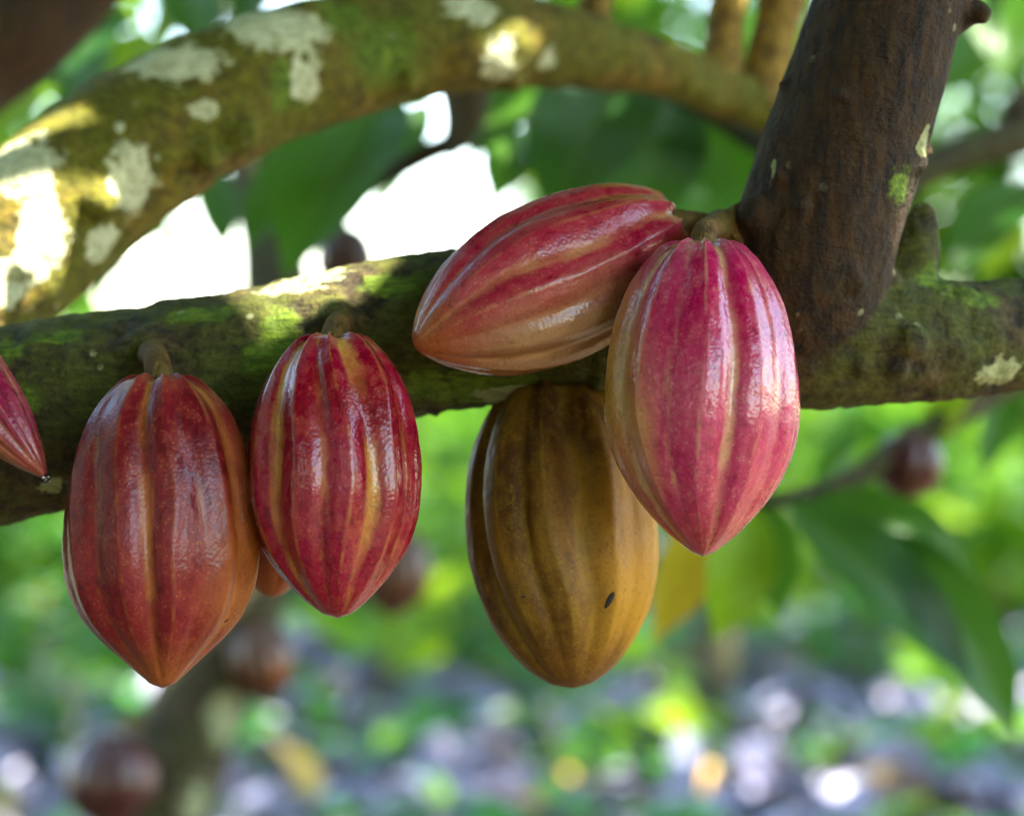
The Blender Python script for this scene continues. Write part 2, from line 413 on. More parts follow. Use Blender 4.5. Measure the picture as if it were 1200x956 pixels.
# ------------------------------------------------------------------ the bearing cacao tree: trunk, branches
def patches(V, spec):
    """1 at a patch's centre, 0 at its rim and beyond: (point, radius[, stretch xyz])"""
    a = np.zeros(len(V))
    for s in spec:
        c, r = np.array(s[0]), s[1]; st = np.array(s[2]) if len(s) > 2 else np.ones(3)
        a = np.maximum(a, 1 - np.linalg.norm((V - c) / st, axis=1) / r / 1.6)
    return np.clip(a, 0, 1)
def on(C, R, px, py, Y):
    """the point on the camera side of a branch that the photograph shows at px, py"""
    k = np.argmin(np.linalg.norm((C - P(px, py, Y))[:, [0, 2]], axis=1)); p = P(px, py, C[k][1])
    h = np.linalg.norm((p - C[k])[[0, 2]]); dy = math.sqrt(max(R[k] ** 2 - h * h, (R[k] * .15) ** 2))
    return P(px, py, C[k][1] - dy)

tree = empty('cacao_tree', (-.95, .92, 0))
tag(tree, 'cacao tree with mossy horizontal branch and brown forked limb carrying the red pods', 'tree')
T0 = np.array(tree.location)
pxm = S(.80)
main_pts = [P(-330, 650, .80), P(-150, 545, .81), P(40, 490, .80), P(200, 455, .80), P(350, 425, .80), P(520, 388, .80), P(700, 372, .80), P(850, 378, .80), P(960, 395, .80), P(1060, 398, .805), P(1150, 397, .82), P(1260, 382, .84), P(1420, 350, .89), P(1650, 300, 1.05)]
main_rad = [q * pxm for q in (122, 116, 112, 103, 98, 95, 96, 92, 84, 75, 69, 64, 56, 40)]
mV, mF, mC, mR = tube(main_pts, main_rad, 40, 10)
limb_pts = [P(925, 405, .80), P(932, 360, .79), P(952, 290, .78), P(990, 170, .775), P(1025, 60, .77), P(1062, -60, .78), P(1110, -220, .82), P(1180, -420, .90), P(1300, -700, 1.03)]
limb_rad = [q * S(.80) for q in (66, 88, 94, 92, 88, 84, 78, 66, 45)]
lV, lF, lC, lR = tube(limb_pts, limb_rad, 40, 10)
stub = tube([P(1040, 400, .81), P(1062, 330, .805), P(1077, 270, .802), P(1083, 240, .802)], [q * pxm for q in (46, 38, 24, 9)], 20, 6)
spur = tube([P(1085, 30, .775), P(1118, 18, .77), P(1140, 14, .765), P(1160, 22, .762)], [q * S(.8) for q in (30, 24, 17, 9)], 16, 6)
lumps = []
for px, py, r in ((170, 404, 22), (146, 412, 14), (194, 400, 14), (160, 392, 12), (182, 388, 9), (396, 370, 22), (372, 380, 14), (420, 376, 13), (385, 360, 10), (408, 358, 9), (150, 560, 16), (70, 590, 10), (513, 478, 9), (512, 487, 5), (300, 490, 12), (700, 448, 10), (1010, 430, 13), (1065, 400, 22), (1050, 430, 16), (1130, 350, 14), (235, 385, 8), (60, 400, 9), (1180, 440, 9), (600, 430, 13)):
    lumps.append(blob(on(mC, mR, px, py, .80), r * pxm))
for px, py, r in ((1000, 385, 30), (1020, 360, 26), (1035, 330, 20), (905, 330, 26), (890, 345, 30), (930, 420, 34), (965, 425, 30)):
    lumps.append(blob(P(px, py, .785), r * pxm))
for px, py, r in ((915, 205, 9), (918, 100, 8), (905, 215, 6), (868, 262, 20), (885, 250, 22), (1075, 190, 14), (1088, 178, 8), (960, 400, 20), (1000, 330, 15), (985, 110, 7), (940, 240, 8)):
    lumps.append(blob(on(lC, lR, px, py, .78), r * S(.8)))
V, N, F = remesh([(mV, mF), (lV, lF), stub[:2], spur[:2]] + lumps, .0021, 5)
def closeness(V, C, R):
    best = np.full(len(V), 9.)
    for k in range(0, len(C), 2): best = np.minimum(best, np.linalg.norm(V - C[k], axis=1) / R[k])
    return best
dm, dl = closeness(V, mC, mR), closeness(V, lC, lR)
dm = np.minimum(dm, closeness(V, stub[2], stub[3]) * .8)
lw = 1 / (1 + np.exp((dl - dm) * 7))                                   # 1 on the limb, 0 on the main branch
ring = fbm(V * np.array((240, 45, 45)), 3, 3)                          # fine cracks across the horizontal branch
fib = fbm(np.stack([(V[:, 0] - .33 * V[:, 2]) * 170, V[:, 1] * 170, V[:, 2] * 28], 1), 3, 9)
disp = (.0030 - .0012 * lw) * fbm(V * 28, 4, 1) + (.0016 - .0009 * lw) * fbm(V * 95, 3, 2) + (1 - lw) * .0011 * ring + lw * .0006 * fib
V = V + N * disp[:, None]
pm = lambda px, py: on(mC, mR, px, py, .80)
moss = patches(V, [(pm(328, 398), .017, (.8, 1.2, 1.7)), (pm(300, 420), .012), (pm(575, 455), .026, (1.6, 1, .6)), (pm(500, 452), .014), (pm(12, 415), .012), (pm(70, 398), .010, (2, 1, .7)), (pm(1130, 350), .012, (1.6, 1, .8)), (pm(1085, 330), .013), (on(lC, lR, 1050, 215, .8), .011), (pm(240, 370), .011, (2, 1, .6)), (pm(460, 335), .012, (2, 1, .8)), (pm(30, 470), .010), (pm(945, 345), .01)])
lich_sun = patches(V, [(pm(600, 462), .013, (1.7, 1, .6)), (pm(1165, 435), .014, (1.4, 1, .7)), (on(lC, lR, 1078, 165, .8), .0085, (.8, 1, 1.4)), (pm(1100, 285), .008, (.7, 1, 1.5)), (pm(62, 572), .008), (pm(360, 330), .016, (2.2, 1, .7)), (pm(1010, 345), .006), (pm(108, 418), .004), (on(lC, lR, 905, 195, .8), .004, (.7, 1, 2))])  # real lichen, plus patches that whiten the sun spots by colour
lmask = [lw[f].mean(1) > .5 for f in F]
for nm, mat, sel in (('main_branch', 'bark', [~k for k in lmask]), ('forked_limb', 'bark', lmask)):
    used, FF = sub_mesh(V, F, sel)
    o = obj(nm, mesh_np(nm, V[used] - T0, FF, M[mat], True, {'moss': moss[used], 'lichen': lich_sun[used], 'limbw': lw[used]}), tree)
    if nm == 'main_branch': main_branch = o
    else: limb = o
main_branch['label'] = 'dark horizontal branch with green moss and fine bark cracks'
limb['label'] = 'dark brown limb rising to the upper right'

# upper branch, blurred, and the leaning trunk that both branches leave
up_pts = [P(-300, 640, .87), P(-170, 480, .91), P(-60, 360, .94), P(40, 260, .96), P(150, 175, .98), P(280, 105, 1.0), P(410, 62, 1.03), P(540, 45, 1.06), P(660, 55, 1.10), P(760, 77, 1.14), P(850, 108, 1.18), P(930, 145, 1.20), P(985, 150, 1.26), P(1010, 60, 1.36), P(1040, -90, 1.5), P(1090, -330, 1.7)]
up_rad = [q * S(1.0) for q in (100, 98, 95, 94, 90, 82, 74, 66, 52, 41, 36, 32, 27, 24, 20, 12)]
uV, uF, uC, uR = tube(up_pts, up_rad, 32, 10)
tr_pts = [(-.95, .92, -.15), (-.94, .92, .02), (-.90, .91, .25), (-.83, .90, .55), (-.72, .89, .82), (-.56, .88, 1.04), (-.46, .87, 1.10)]
tV, tF, tC, tR = tube(tr_pts, [.13, .105, .085, .08, .076, .072, .06], 32, 8)
st1 = tube([P(845, 110, 1.18), P(848, 40, 1.19), P(855, -40, 1.2), P(870, -300, 1.25), P(900, -600, 1.3)], [q * S(1.18) for q in (26, 22, 21, 18, 10)], 18, 6)
st2 = tube([P(890, 130, 1.19), P(905, 50, 1.2), P(925, -40, 1.21), P(960, -300, 1.25), P(1000, -600, 1.3)], [q * S(1.18) for q in (32, 28, 26, 22, 12)], 18, 6)
st3 = tube([P(690, 60, 1.15), P(698, 10, 1.16), P(705, -60, 1.17), P(715, -200, 1.2)], [q * S(1.15) for q in (24, 20, 19, 12)], 18, 6)
ul = [blob(on(uC, uR, px, py, 1.0), r * S(1.0)) for px, py, r in ((285, 160, 16), (245, 185, 14), (120, 235, 22), (270, 175, 12), (480, 98, 14), (30, 310, 16), (640, 30, 10), (600, 95, 12))]
V, N, F = remesh([(uV, uF), (tV, tF)] + ul, .004, 3)
V = V + N * (.005 * fbm(V * 20, 4, 21) + .002 * fbm(V * 70, 3, 22))[:, None]
pu = lambda px, py: on(uC, uR, px, py, 1.0)
ulich_sun = patches(V, [(pu(205, 76), .022, (1.6, 1.5, .7)), (pu(322, 38), .024, (1.6, 1.5, .8)), (pu(156, 215), .021, (.8, 1, 1.3)), (pu(583, 70), .018, (.8, 1, 1.1)), (pu(236, 129), .008, (1.5, 1, .8)), (pu(30, 195), .026, (.9, 1, 1.0)), (pu(50, 280), .024, (.8, 1, 1.2)), (pu(545, 15), .018, (1.4, 1, .7)), (pu(365, 95), .011, (.5, 1, 1.8)), (pu(125, 292), .014, (1, 1, 1.3)), (pu(5, 330), .02), (pu(640, 70), .009), (pu(350, 90), .01, (.6, 1, 2)), (pu(140, 150), .004)])  # lichen, and at the left end sun patches painted in the same colour
umoss = patches(V, [(pu(450, 60), .03), (pu(340, 100), .022), (pu(400, 20), .02)])
tm = V[:, 0] < -.50
tk = [tm[f].mean(1) > .5 for f in F]
for nm, mat, sel in (('trunk', 'bark', tk), ('upper_branch', 'upper', [~k for k in tk])):
    used, FF = sub_mesh(V, F, sel)
    o = obj(nm, mesh_np(nm, V[used] - T0, FF, M[mat], True, {'moss': umoss[used], 'lichen': ulich_sun[used]}), tree)
    if nm == 'upper_branch': upper = o
upper['label'] = 'olive branch with pale lichen and painted sun patches arching across the top'
for s in (st1, st2, st3):
    obj('water_sprout', mesh_np('water_sprout', s[0] + .002 * fbm(s[0] * 30, 3, 4)[:, None] - T0, s[1], M['twig']), upper)

# leaves of this tree that show behind the branches: each one a piece of its own
def tw(parent, pts, rads, mat='far_bark', name='twig', o=T0):
    v, f, c, r = tube(pts, rads, 12, 6); return obj(name, mesh_np(name, v - o, f, M[mat]), parent)
big = [((608, 95), (552, 190), 1.6, 0, 'leaf', 1.2), ((600, 150), (575, 245), 1.7, 1, 'leaf', 1.1), ((245, 195), (262, 300), 1.8, 2, 'leaf', 1.0), ((150, 265), (118, 345), 1.8, 0, 'leaf', 1.3),  # px,py of stalk -> px,py of tip, distance, template, material
    ((455, 110), (335, 330), 1.55, 1, 'leaf', 1.25), ((400, 150), (285, 300), 1.62, 0, 'leaf', 1.1), ((500, 120), (440, 250), 1.75, 2, 'leaf', .8),
    ((735, 90), (640, 260), 1.50, 1, 'leaf', 1.5), ((790, 110), (720, 300), 1.55, 0, 'leaf', 1.4), ((780, 120), (900, 255), 1.60, 3, 'leaf', 1.3),
    ((690, 110), (600, 215), 1.70, 0, 'leaf', 1.2), ((860, 170), (800, 300), 1.75, 1, 'leaf', 1.3), ((130, 280), (110, 345), 1.9, 0, 'leaf', .9),
    ((150, 20), (40, 110), 1.8, 0, 'leaf', 1), ((95, -20), (20, 75), 1.7, 1, 'leaf_young', 1.2), ((60, 90), (-20, 170), 1.9, 0, 'leaf_young', 1.1), ((215, -30), (235, 65), 1.75, 2, 'leaf', 1.4), ((330, -40), (270, 40), 1.6, 0, 'leaf', 1.2), ((120, 60), (75, 150), 2.0, 3, 'leaf', 1.2), ((180, 40), (130, 110), 2.1, 0, 'leaf_young', 1.1), ((1180, 40), (1080, 130), 1.9, 1, 'leaf', 1.2), ((1210, 220), (1110, 330), 1.7, 0, 'leaf', 1.1),
    ((1195, 260), (1150, 330), 1.9, 2, 'leaf_young', 1.), ((1150, -20), (1190, 110), 1.8, 3, 'leaf', 1.2), ((240, -10), (190, 60), 1.9, 0, 'leaf_young', 1.2)]
for a, b, Y, k, mt, wd in big:
    leaf(upper, P(*a, Y + .05), P(*b, Y - .05), k, mt, (RNG.normal(0, .25), -1, .6), T0, wd)
tw(upper, [P(985, 150, 1.26), P(900, 170, 1.5), P(780, 105, 1.55), P(600, 90, 1.65), P(450, 105, 1.58)], [.014, .012, .010, .008, .004])
tw(upper, [P(540, 50, 1.13), P(546, 110, 1.3), P(541, 150, 1.48), P(528, 172, 1.58)], [.022, .019, .015, .011], 'far_bark')
tw(upper, [P(640, 120, 1.64), P(560, 158, 1.6), P(500, 180, 1.55), P(430, 222, 1.6), P(380, 260, 1.7)], [.007, .010, .010, .008, .005], 'far_bark')

tw(upper, [P(-260, 250, 1.0), P(-90, 120, 1.35), P(30, 35, 1.42), P(110, -40, 1.45), P(220, -160, 1.5)], [.05, .045, .042, .036, .028], 'limb', 'side_branch')
# crown over the branches: it shades the pods and leaves a few gaps for the sun
SD = np.array(SUN_DIR)
sun_spots = [(P(850, 30, 1.17), .012), (P(905, 40, 1.17), .016), (P(860, 105, 1.15), .02), (P(610, 90, 1.03), .016), (P(330, 120, .93), .014), (pu(30, 200), .022), (pu(45, 250), .026), (pu(55, 310), .018), (pm(340, 336), .014), (pm(385, 326), .014), (on(lC, lR, 1082, 170, .8), .007), (pm(1100, 288), .007)]
def shades_spot(W):
    bad = np.zeros(len(W), bool)
    for c, r in sun_spots:
        q = W - c; t = q @ SD
        dist = np.linalg.norm(q - t[..., None] * SD, axis=2)
        bad |= ((dist < r + .012) & (t > .02)).any(1)
    return bad
def crown_reject(W):
    a = shades_spot(W)
    z_, y_ = W[..., 2] - CAM_H, W[..., 1]
    return a
_, b1, d1, t1 = crown_points((-.15, -.35, 2.38), (1.95, 2.2, .42), 900, 7, 3, .14, .05)
_, b2, d2, t2 = crown_points((.0, 1.8, 2.45), (1.9, 1.3, .40), 170, 7, 4, .14, .05)
cb, cd, ct = np.vstack([b1, b2]), np.vstack([d1, d2]), np.concatenate([t1, t2])
csz = RNG.uniform(.17, .29, len(cb))
g = np.random.default_rng(14); nb = []                                  # unseen small leaves added to narrow the sun gaps
for c, r in sun_spots:
    n_ = 850; a = g.random(n_) * 2 * np.pi; q = np.sqrt(g.random(n_)) * .32; h_ = g.uniform(1.98, 2.6, n_)
    pt = c + SD * ((h_ - c[2]) / SD[2])[:, None]; pt[:, 0] += q * np.cos(a); pt[:, 1] += q * np.sin(a); nb.append(pt)
nb = np.vstack(nb); a = g.random(len(nb)) * 2 * np.pi
cb = np.vstack([cb, nb]); cd = np.vstack([cd, np.stack([np.cos(a), np.sin(a), g.normal(-.3, .3, len(nb))], 1)])
ct = np.concatenate([ct, g.random(len(nb))]); csz = np.concatenate([csz, g.uniform(.07, .12, len(nb))])
tag(obj('crown', leaf_cloud('crown', cb, cd, csz, RNG.normal(0, .4, len(cb)), M['crown'], ct, loc=T0, reject=crown_reject), tree), kind='stuff')
for k, (ax, ay) in enumerate(((.9, .2), (.2, .9), (-.5, .3), (1.2, 1.1), (.5, -.5))):
    tw(tree, [P(1290, -680, 1.05), np.array((.45 + ax * .3, .9 * .6 + ay * .4, 2.1)), np.array((ax, ay, 2.4))], [.022, .016, .006], 'limb', 'crown_limb')

# ------------------------------------------------------------------ cacao pods
PROF_T = np.array([0, .008, .025, .06, .12, .20, .30, .40, .50, .60, .70, .78, .85, .90, .94, .97, .988, 1.0])
PROF_R = np.array([.0, .20, .36, .52, .68, .82, .925, .98, 1.0, .975, .885, .755, .585, .435, .295, .165, .085, .0])
PROF_B = np.array([.0, .20, .36, .52, .68, .82, .925, .98, 1.0, .985, .92, .83, .70, .58, .455, .32, .20, .0])   # a blunter tip
PROF_1 = np.array([.0, .20, .34, .49, .675, .815, .91, .958, .985, 1.0, .955, .83, .61, .405, .255, .165, .105, .0])   # fullest below the middle, a small beak
def smooth_interp(x, xp, fp):
    m = np.gradient(fp, xp); k = np.clip(np.searchsorted(xp, x) - 1, 0, len(xp) - 2)
    h = xp[k + 1] - xp[k]; t = (x - xp[k]) / h
    return (2 * t ** 3 - 3 * t ** 2 + 1) * fp[k] + (t ** 3 - 2 * t ** 2 + t) * h * m[k] + (-2 * t ** 3 + 3 * t ** 2) * fp[k + 1] + (t ** 3 - t ** 2) * h * m[k + 1]
def pod_mesh(name, L, W, phase, mat, side_dir=None, blunt=0., bend=0., na=240, nt=150, seed=0, deep=1., bulge=0., side_shift=0., low=0.):
    """husk hanging down local -Z from the origin; ten ribs, five of the furrows deeper"""
    tt = np.concatenate([np.linspace(0, .04, 9)[:-1], np.linspace(.04, .93, nt - 22), np.linspace(.93, 1, 14)[1:]])
    pr = np.maximum(smooth_interp(tt, PROF_T, (PROF_1 * low + PROF_R * (1 - low)) * (1 - blunt) + PROF_B * blunt), 0); pr[0] = pr[-1] = 0
    th = np.linspace(0, 2 * np.pi, na, endpoint=False)
    Tg, Th = np.meshgrid(tt, th, indexing='ij')
    wob = .17 * fbm(np.stack([np.cos(Th).ravel() * 1.2, np.sin(Th).ravel() * 1.2, Tg.ravel() * 2.2], 1), 2, seed).reshape(Tg.shape)
    q = (Th + phase + wob + .06 * np.sin(Tg * 5 + seed)) / (2 * np.pi) * 5
    f = np.abs(q - np.round(q)) * 2                        # 0 on a deep furrow, 1 on the shallow one between
    gk = np.random.default_rng(seed + 50); md = gk.uniform(.65, 1.25, 5); ms_ = gk.uniform(.45, 1.35, 5)
    wd = gk.uniform(.18, .30, 5)
    deepg = np.exp(-(f / wd[np.round(q).astype(int) % 5]) ** 2); shal = np.exp(-((1 - f) / .20) ** 2)
    Ad, As = md[np.round(q).astype(int) % 5], ms_[np.floor(q).astype(int) % 5]
    lob = np.sin(Th * 2 + seed) * .018 + np.sin(Th * 3 + seed * 2.1 + Tg * 2) * .012
    ridge = np.exp(-((f - .5) / .10) ** 2)
    env = np.clip(Tg / .10, .35, 1) * np.clip((1 - Tg) / .16, 0, 1) ** .7
    topn = np.exp(-(Tg / .07) ** 2)                        # lobes stand up round the stalk
    r = pr[:, None] * (1 + env * deep * (-.105 * deepg * Ad - .058 * shal * As + .018 * ridge + lob)) * (1 - .16 * topn * deepg)
    pp = np.stack([np.cos(Th).ravel() * 2, np.sin(Th).ravel() * 2, Tg.ravel() * 4], 1)
    r = r * (1 + .022 * fbm(pp, 3, seed + 3).reshape(r.shape) + .006 * fbm(pp * 7, 3, seed + 5).reshape(r.shape) * env)
    r = r * (1 + bulge * np.cos(Th) * np.sin(np.pi * Tg))
    x = r * np.cos(Th) * W / 2 + bend * L * np.sin(np.pi * Tg); y = r * np.sin(Th) * W / 2
    z = -Tg * L + .030 * L * (np.exp(-(pr[:, None] / .42) ** 2) * (Tg < .2)) * (-1) * (1 - pr[:, None] / .42).clip(0, 1) + .012 * L * topn * (ridge - deepg) * np.clip(pr[:, None] / .3, 0, 1)
    V = np.stack([x, y, z], -1).reshape(-1, 3)
    m = len(tt); i, j = np.meshgrid(np.arange(m - 1), np.arange(na), indexing='ij'); j2 = (j + 1) % na
    Q = np.stack([i * na + j, (i + 1) * na + j, (i + 1) * na + j2, i * na + j2], -1).reshape(-1, 4)
    sd_ = np.zeros(len(V))
    if side_dir is not None:
        s = np.array(side_dir, float); s /= np.linalg.norm(s); nr = V / np.array((W / 2, W / 2, L)); nr[:, 2] += .5; nr[:, 2] *= .6
        sd_ = nr @ s - side_shift
    return mesh_np(name, V, Q, M[mat], True, {'groove': np.clip(deepg + .7 * shal, 0, 1).ravel(), 'ridge': ridge.ravel(), 'along': Tg.ravel(), 'side': sd_})

def pod(label, top, tip, W, mat, stalk, phase=0., side=None, group='ripening pods on the near branch', name='cacao_pod', stalk_r=.006, **kw):
    """top, tip: world points of the husk's ends; stalk: world points from the husk up to the bark"""
    top, tip = np.array(top), np.array(tip); d = top - tip; L = np.linalg.norm(d); Z = d / L
    Yv = np.array((0, 1., 0)); Yv -= Z * np.dot(Yv, Z); Yv /= np.linalg.norm(Yv); X = np.cross(Yv, Z)
    root = empty(name, tuple(top)); tag(root, label, 'cacao pod', group)
    h = obj('husk', pod_mesh('husk', L, W, phase, mat, side, **kw), root)
    h.matrix_local = Matrix(((X[0], Yv[0], Z[0], 0), (X[1], Yv[1], Z[1], 0), (X[2], Yv[2], Z[2], 0), (0, 0, 0, 1)))
    if stalk:
        pts = [top - Z * .010] + [np.array(s) for s in stalk]
        n = len(pts); rr = [stalk_r * (1.25 - .35 * math.sin(math.pi * k / (n - 1))) for k in range(n)]; rr[-1] *= 1.15
        v, f, _, _ = tube(pts, rr, 20, 8)
        v = v + (.0009 * fbm(v * 160, 3, 6))[:, None]
        obj('stalk', mesh_np('stalk', v - top, f, M['stalk']), root)
    return root

M['pod_rust'] = pod_material('pod_rust_red', (.13, .003, .008), (.25, .014, .022), (.46, .17, .03), (.40, .15, .018), (.38, .11, .022), .62, .5, .38, gloss=.22)  # orange side colour paints warm light on the lower flank
M['pod_crimson'] = pod_material('pod_crimson', (.22, .0008, .012), (.34, .003, .040), (.60, .31, .05), (.30, .015, .010), (.30, .004, .012), .7, .25, .28, gloss=.6)
M['pod_rose'] = pod_material('pod_rose', (.27, .003, .026), (.37, .020, .045), (.52, .25, .09), (.34, .19, .075), (.36, .12, .02), .65, .4, .32)
M['pod_pink'] = pod_material('pod_pink', (.41, .001, .068), (.52, .036, .125), (.68, .42, .20), (.46, .31, .025), (.42, .05, .04), .75, .4, .32, gloss=.95)
M['pod_olive'] = pod_material('pod_olive', (.060, .020, .002), (.20, .090, .004), (.32, .21, .018), (.48, .22, .010), (.16, .062, .005), .5, .6, .56, gloss=.02)  # golden side colour paints warm light along the right edge
M['pod_purple'] = pod_material('pod_purple', (.24, .006, .045), (.32, .022, .07), (.48, .28, .10), (.36, .15, .04), (.40, .08, .04), .8, .25, .3)
M['pod_dull'] = pod_material('pod_dull_red', (.040, .007, .008), (.06, .012, .009), (.11, .04, .016), (.085, .03, .007), (.085, .026, .010), .5, .2, .4)
Yp = .715
pod_rust = pod('rust red pod with warm light painted on its lower flank, hanging second from the left edge', P(188, 436, .715), P(191, 806, .70), .0965, 'pod_rust',
    [P(184, 428, .72), P(180, 417, .735), P(174, 408, .79)], .35, (.8, .1, -.7), side_shift=.2, seed=1, low=.55, blunt=.12, deep=.95, na=280, nt=180, stalk_r=.0068)
pod('glossy crimson pod with yellow furrows beside the rust red pod', P(390, 389, .715), P(396, 724, .70), .087, 'pod_crimson',
    [P(394, 384, .725), P(398, 379, .745), P(400, 374, .79)], 1.117, (-.3, .3, -.9), seed=2, deep=1.0, blunt=.42, low=.2, na=280, nt=180, stalk_r=.0068)
pod('small magenta pod cut by the left edge with a drop at its tip', P(-155, 300, .74), P(55, 560, .71), .040, 'pod_purple',
    [P(-165, 282, .755), P(-185, 300, .80), P(-195, 420, .82)], .2, (-.6, -.2, -.6), seed=3, deep=1.1)
pod('rose red pod lying tilted across the branch, its tip to the left', P(790, 258, .765), P(485, 405, .71), .085, 'pod_rose',
    [P(812, 264, .772), P(840, 266, .772), P(872, 262, .76)], .55, (.9, -.15, -.35), seed=4, blunt=.3, deep=.95, na=280, nt=180, stalk_r=.0080, bulge=.03)
pod('large pink pod with pale shine hanging in front of the forked limb', P(824, 280, .70), P(824, 652, .685), .0985, 'pod_pink',
    [P(826, 272, .71), P(836, 266, .74), P(845, 266, .765)], .12, (-.95, .0, -.3), side_shift=.26, blunt=.14, seed=5, deep=.92, na=280, nt=180, stalk_r=.0066)
pod_olive = pod('olive brown unripe pod hanging below the branch behind the pink pod', P(645, 440, .80), P(672, 806, .755), .1035, 'pod_olive',
    [P(643, 430, .801), P(641, 415, .803), P(640, 398, .803)], .035, (.95, -.1, -.25), blunt=.8, seed=6, deep=1.15, na=280, nt=180)
pod('red pod mostly hidden behind the two left pods', P(330, 440, .84), P(318, 700, .82), .070, 'pod_rust', [P(331, 425, .86), P(332, 400, .85)], 0, (0, -.2, -.9), seed=7, blunt=.4)

# a small dark scar on the olive pod, and one on the rust red pod's flank
bpy.context.view_layer.update()
sm_ = NT('scar'); sm_.set(Base_Color=(.018, .010, .006), Roughness=.8); M['scar'] = sm_.m
def scar(root, px, py, size, rot):
    h = [o for o in root.children if o.name.startswith('husk')][0]
    v = np.array([h.matrix_world @ q.co for q in h.data.vertices]); d = v[:, 1] + CAM_BACK
    e = np.hypot(v[:, 0] / (K * d) + 600 - px, (CAM_H - v[:, 2]) / (K * d) + 478 - py)
    k = np.where(e < 4)[0]; k = k[np.argmin(v[k, 1])]
    nrm = (h.matrix_world.to_3x3() @ h.data.vertices[int(k)].normal).normalized()
    V, F = blob((0, 0, 0), 1., 10); V = V * np.array((1, .34, .16)) * size * (1 + .18 * fbm(V * 2.2, 2, 3)[:, None])
    o = obj('scar', mesh_np('scar', V, F, M['scar']), h)
    o.matrix_local = h.matrix_world.inverted() @ (Matrix.Translation(Vector(v[k])) @ nrm.to_track_quat('Z', 'Y').to_matrix().to_4x4() @ Matrix.Rotation(rot, 4, 'Z'))
scar(pod_olive, 716, 706, .0048, 1.1)
scar(pod_olive, 610, 700, .0014, .2)
scar(pod_rust, 266, 731, .0016, .6)
scar(pod_rust, 92, 690, .0018, 1.4)
# the drop at the left pod's tip
wm = NT('water'); wm.set(Base_Color=(1, 1, 1), Roughness=.02, IOR=1.33, Transmission_Weight=1.); M['water'] = wm.m
dp = P(54, 561, .709); rr = .0021
dv, df, _, _ = tube([(0, 0, .0026), (0, 0, .0018), (0, 0, .0006), (0, 0, -.0008), (0, 0, -.0018), (0, 0, -.0023)], [rr * .25, rr * .55, rr * .95, rr, rr * .62, rr * .08], 20, 5)
d_ = obj('water_drop', mesh_np('water_drop', dv, df, M['water']), None, tuple(dp)); tag(d_, 'clear water drop hanging from the tip of the leftmost pod', 'water drop')

# ------------------------------------------------------------------ trees behind
def back_tree(label, base, pts, rads, crown=None, mat='crown', lichen=None, seed=0, name='cacao_tree', group='cacao trees behind', limbs=4, leaf_size=(.18, .30)):
    root = empty(name, tuple(base)); tag(root, label, 'tree', group); b = np.array(base)
    v, f, c, r = tube(pts, rads, 20, 8)
    v = v + .010 * fbm(v * 9, 3, seed)[:, None]
    parts = [(v, f)]
    if crown:
        cc, cr, ncl = crown; end = c[-1]; g = np.random.default_rng(seed)
        for k in range(limbs):
            a = 2 * math.pi * (k + g.random()) / limbs
            q = np.array(cc) + np.array((math.cos(a) * cr[0] * .7, math.sin(a) * cr[1] * .7, g.uniform(-.1, .4) * cr[2]))
            mid = (end + q) / 2 + np.array((0, 0, .12))
            parts.append(tube([end, mid, q], [rads[-1] * .75, rads[-1] * .5, .008], 10, 5)[:2])
    V, F = join(parts)
    at = {'lichen': patches(V, lichen)} if lichen else {}
    obj('trunk', mesh_np('trunk', V - b, F, M['far_bark'], True, at), root)
    if crown:
        _, bb, dd, tt = crown_points(cc, cr, ncl, 7, seed, .16, .25)
        tag(obj('crown', leaf_cloud('crown', bb, dd, RNG.uniform(*leaf_size, len(bb)), RNG.normal(0, .4, len(bb)), M[mat], tt, loc=b), root), kind='stuff')
    return root

tA = back_tree('leaning trunk behind the rust red pod, pale lichen on its right side', (-1.05, 2.45, 0),
    [P(80, 1300, 2.42), P(140, 1080, 2.42), P(195, 930, 2.4), P(232, 830, 2.4), P(275, 720, 2.4), P(305, 600, 2.42), P(325, 450, 2.45), P(318, 300, 2.5), P(290, 120, 2.6), P(280, -60, 2.7)], [.085, .072, .066, .062, .060, .056, .05, .044, .04, .03],
    ((-1.0, 2.9, 2.25), (1.2, .8, .42), 70), lichen=[(P(262, 835, 2.36), .028, (1, 1, 2.0)), (P(225, 930, 2.36), .026, (1, 1, 2.2)), (P(302, 730, 2.38), .024, (1, 1, 1.8))], seed=31)
grp = 'pods on the trees behind'
pod('blurred dull red pod beside the leaning trunk, low on the left', P(128, 855, 2.30), P(130, 975, 2.26), .115, 'pod_dull', [P(150, 845, 2.34), P(200, 850, 2.40)], .2, (0, 0, -1), group=grp, na=100, nt=60, seed=11)
pod('blurred orange brown pod right of the leaning trunk', P(300, 725, 2.36), P(312, 825, 2.34), .09, 'pod_dull', [P(296, 715, 2.38), P(285, 710, 2.40)], .2, (0, -1, -.3), group=grp, na=100, nt=60, seed=12)
pod('blurred orange pod seen below the crimson pod', P(470, 620, 2.6), P(458, 725, 2.58), .095, 'pod_dull', [P(465, 600, 2.6), P(440, 585, 2.6), P(310, 560, 2.44)], .2, (0, -1, .2), group=grp, na=100, nt=60, seed=13)
pod('blurred dark purple pod just above the mossy branch', P(402, 265, 1.9), P(408, 345, 1.9), .062, 'pod_dull', [P(404, 240, 1.9), P(430, 222, 1.62)], .2, None, group=grp, na=100, nt=60, seed=14)

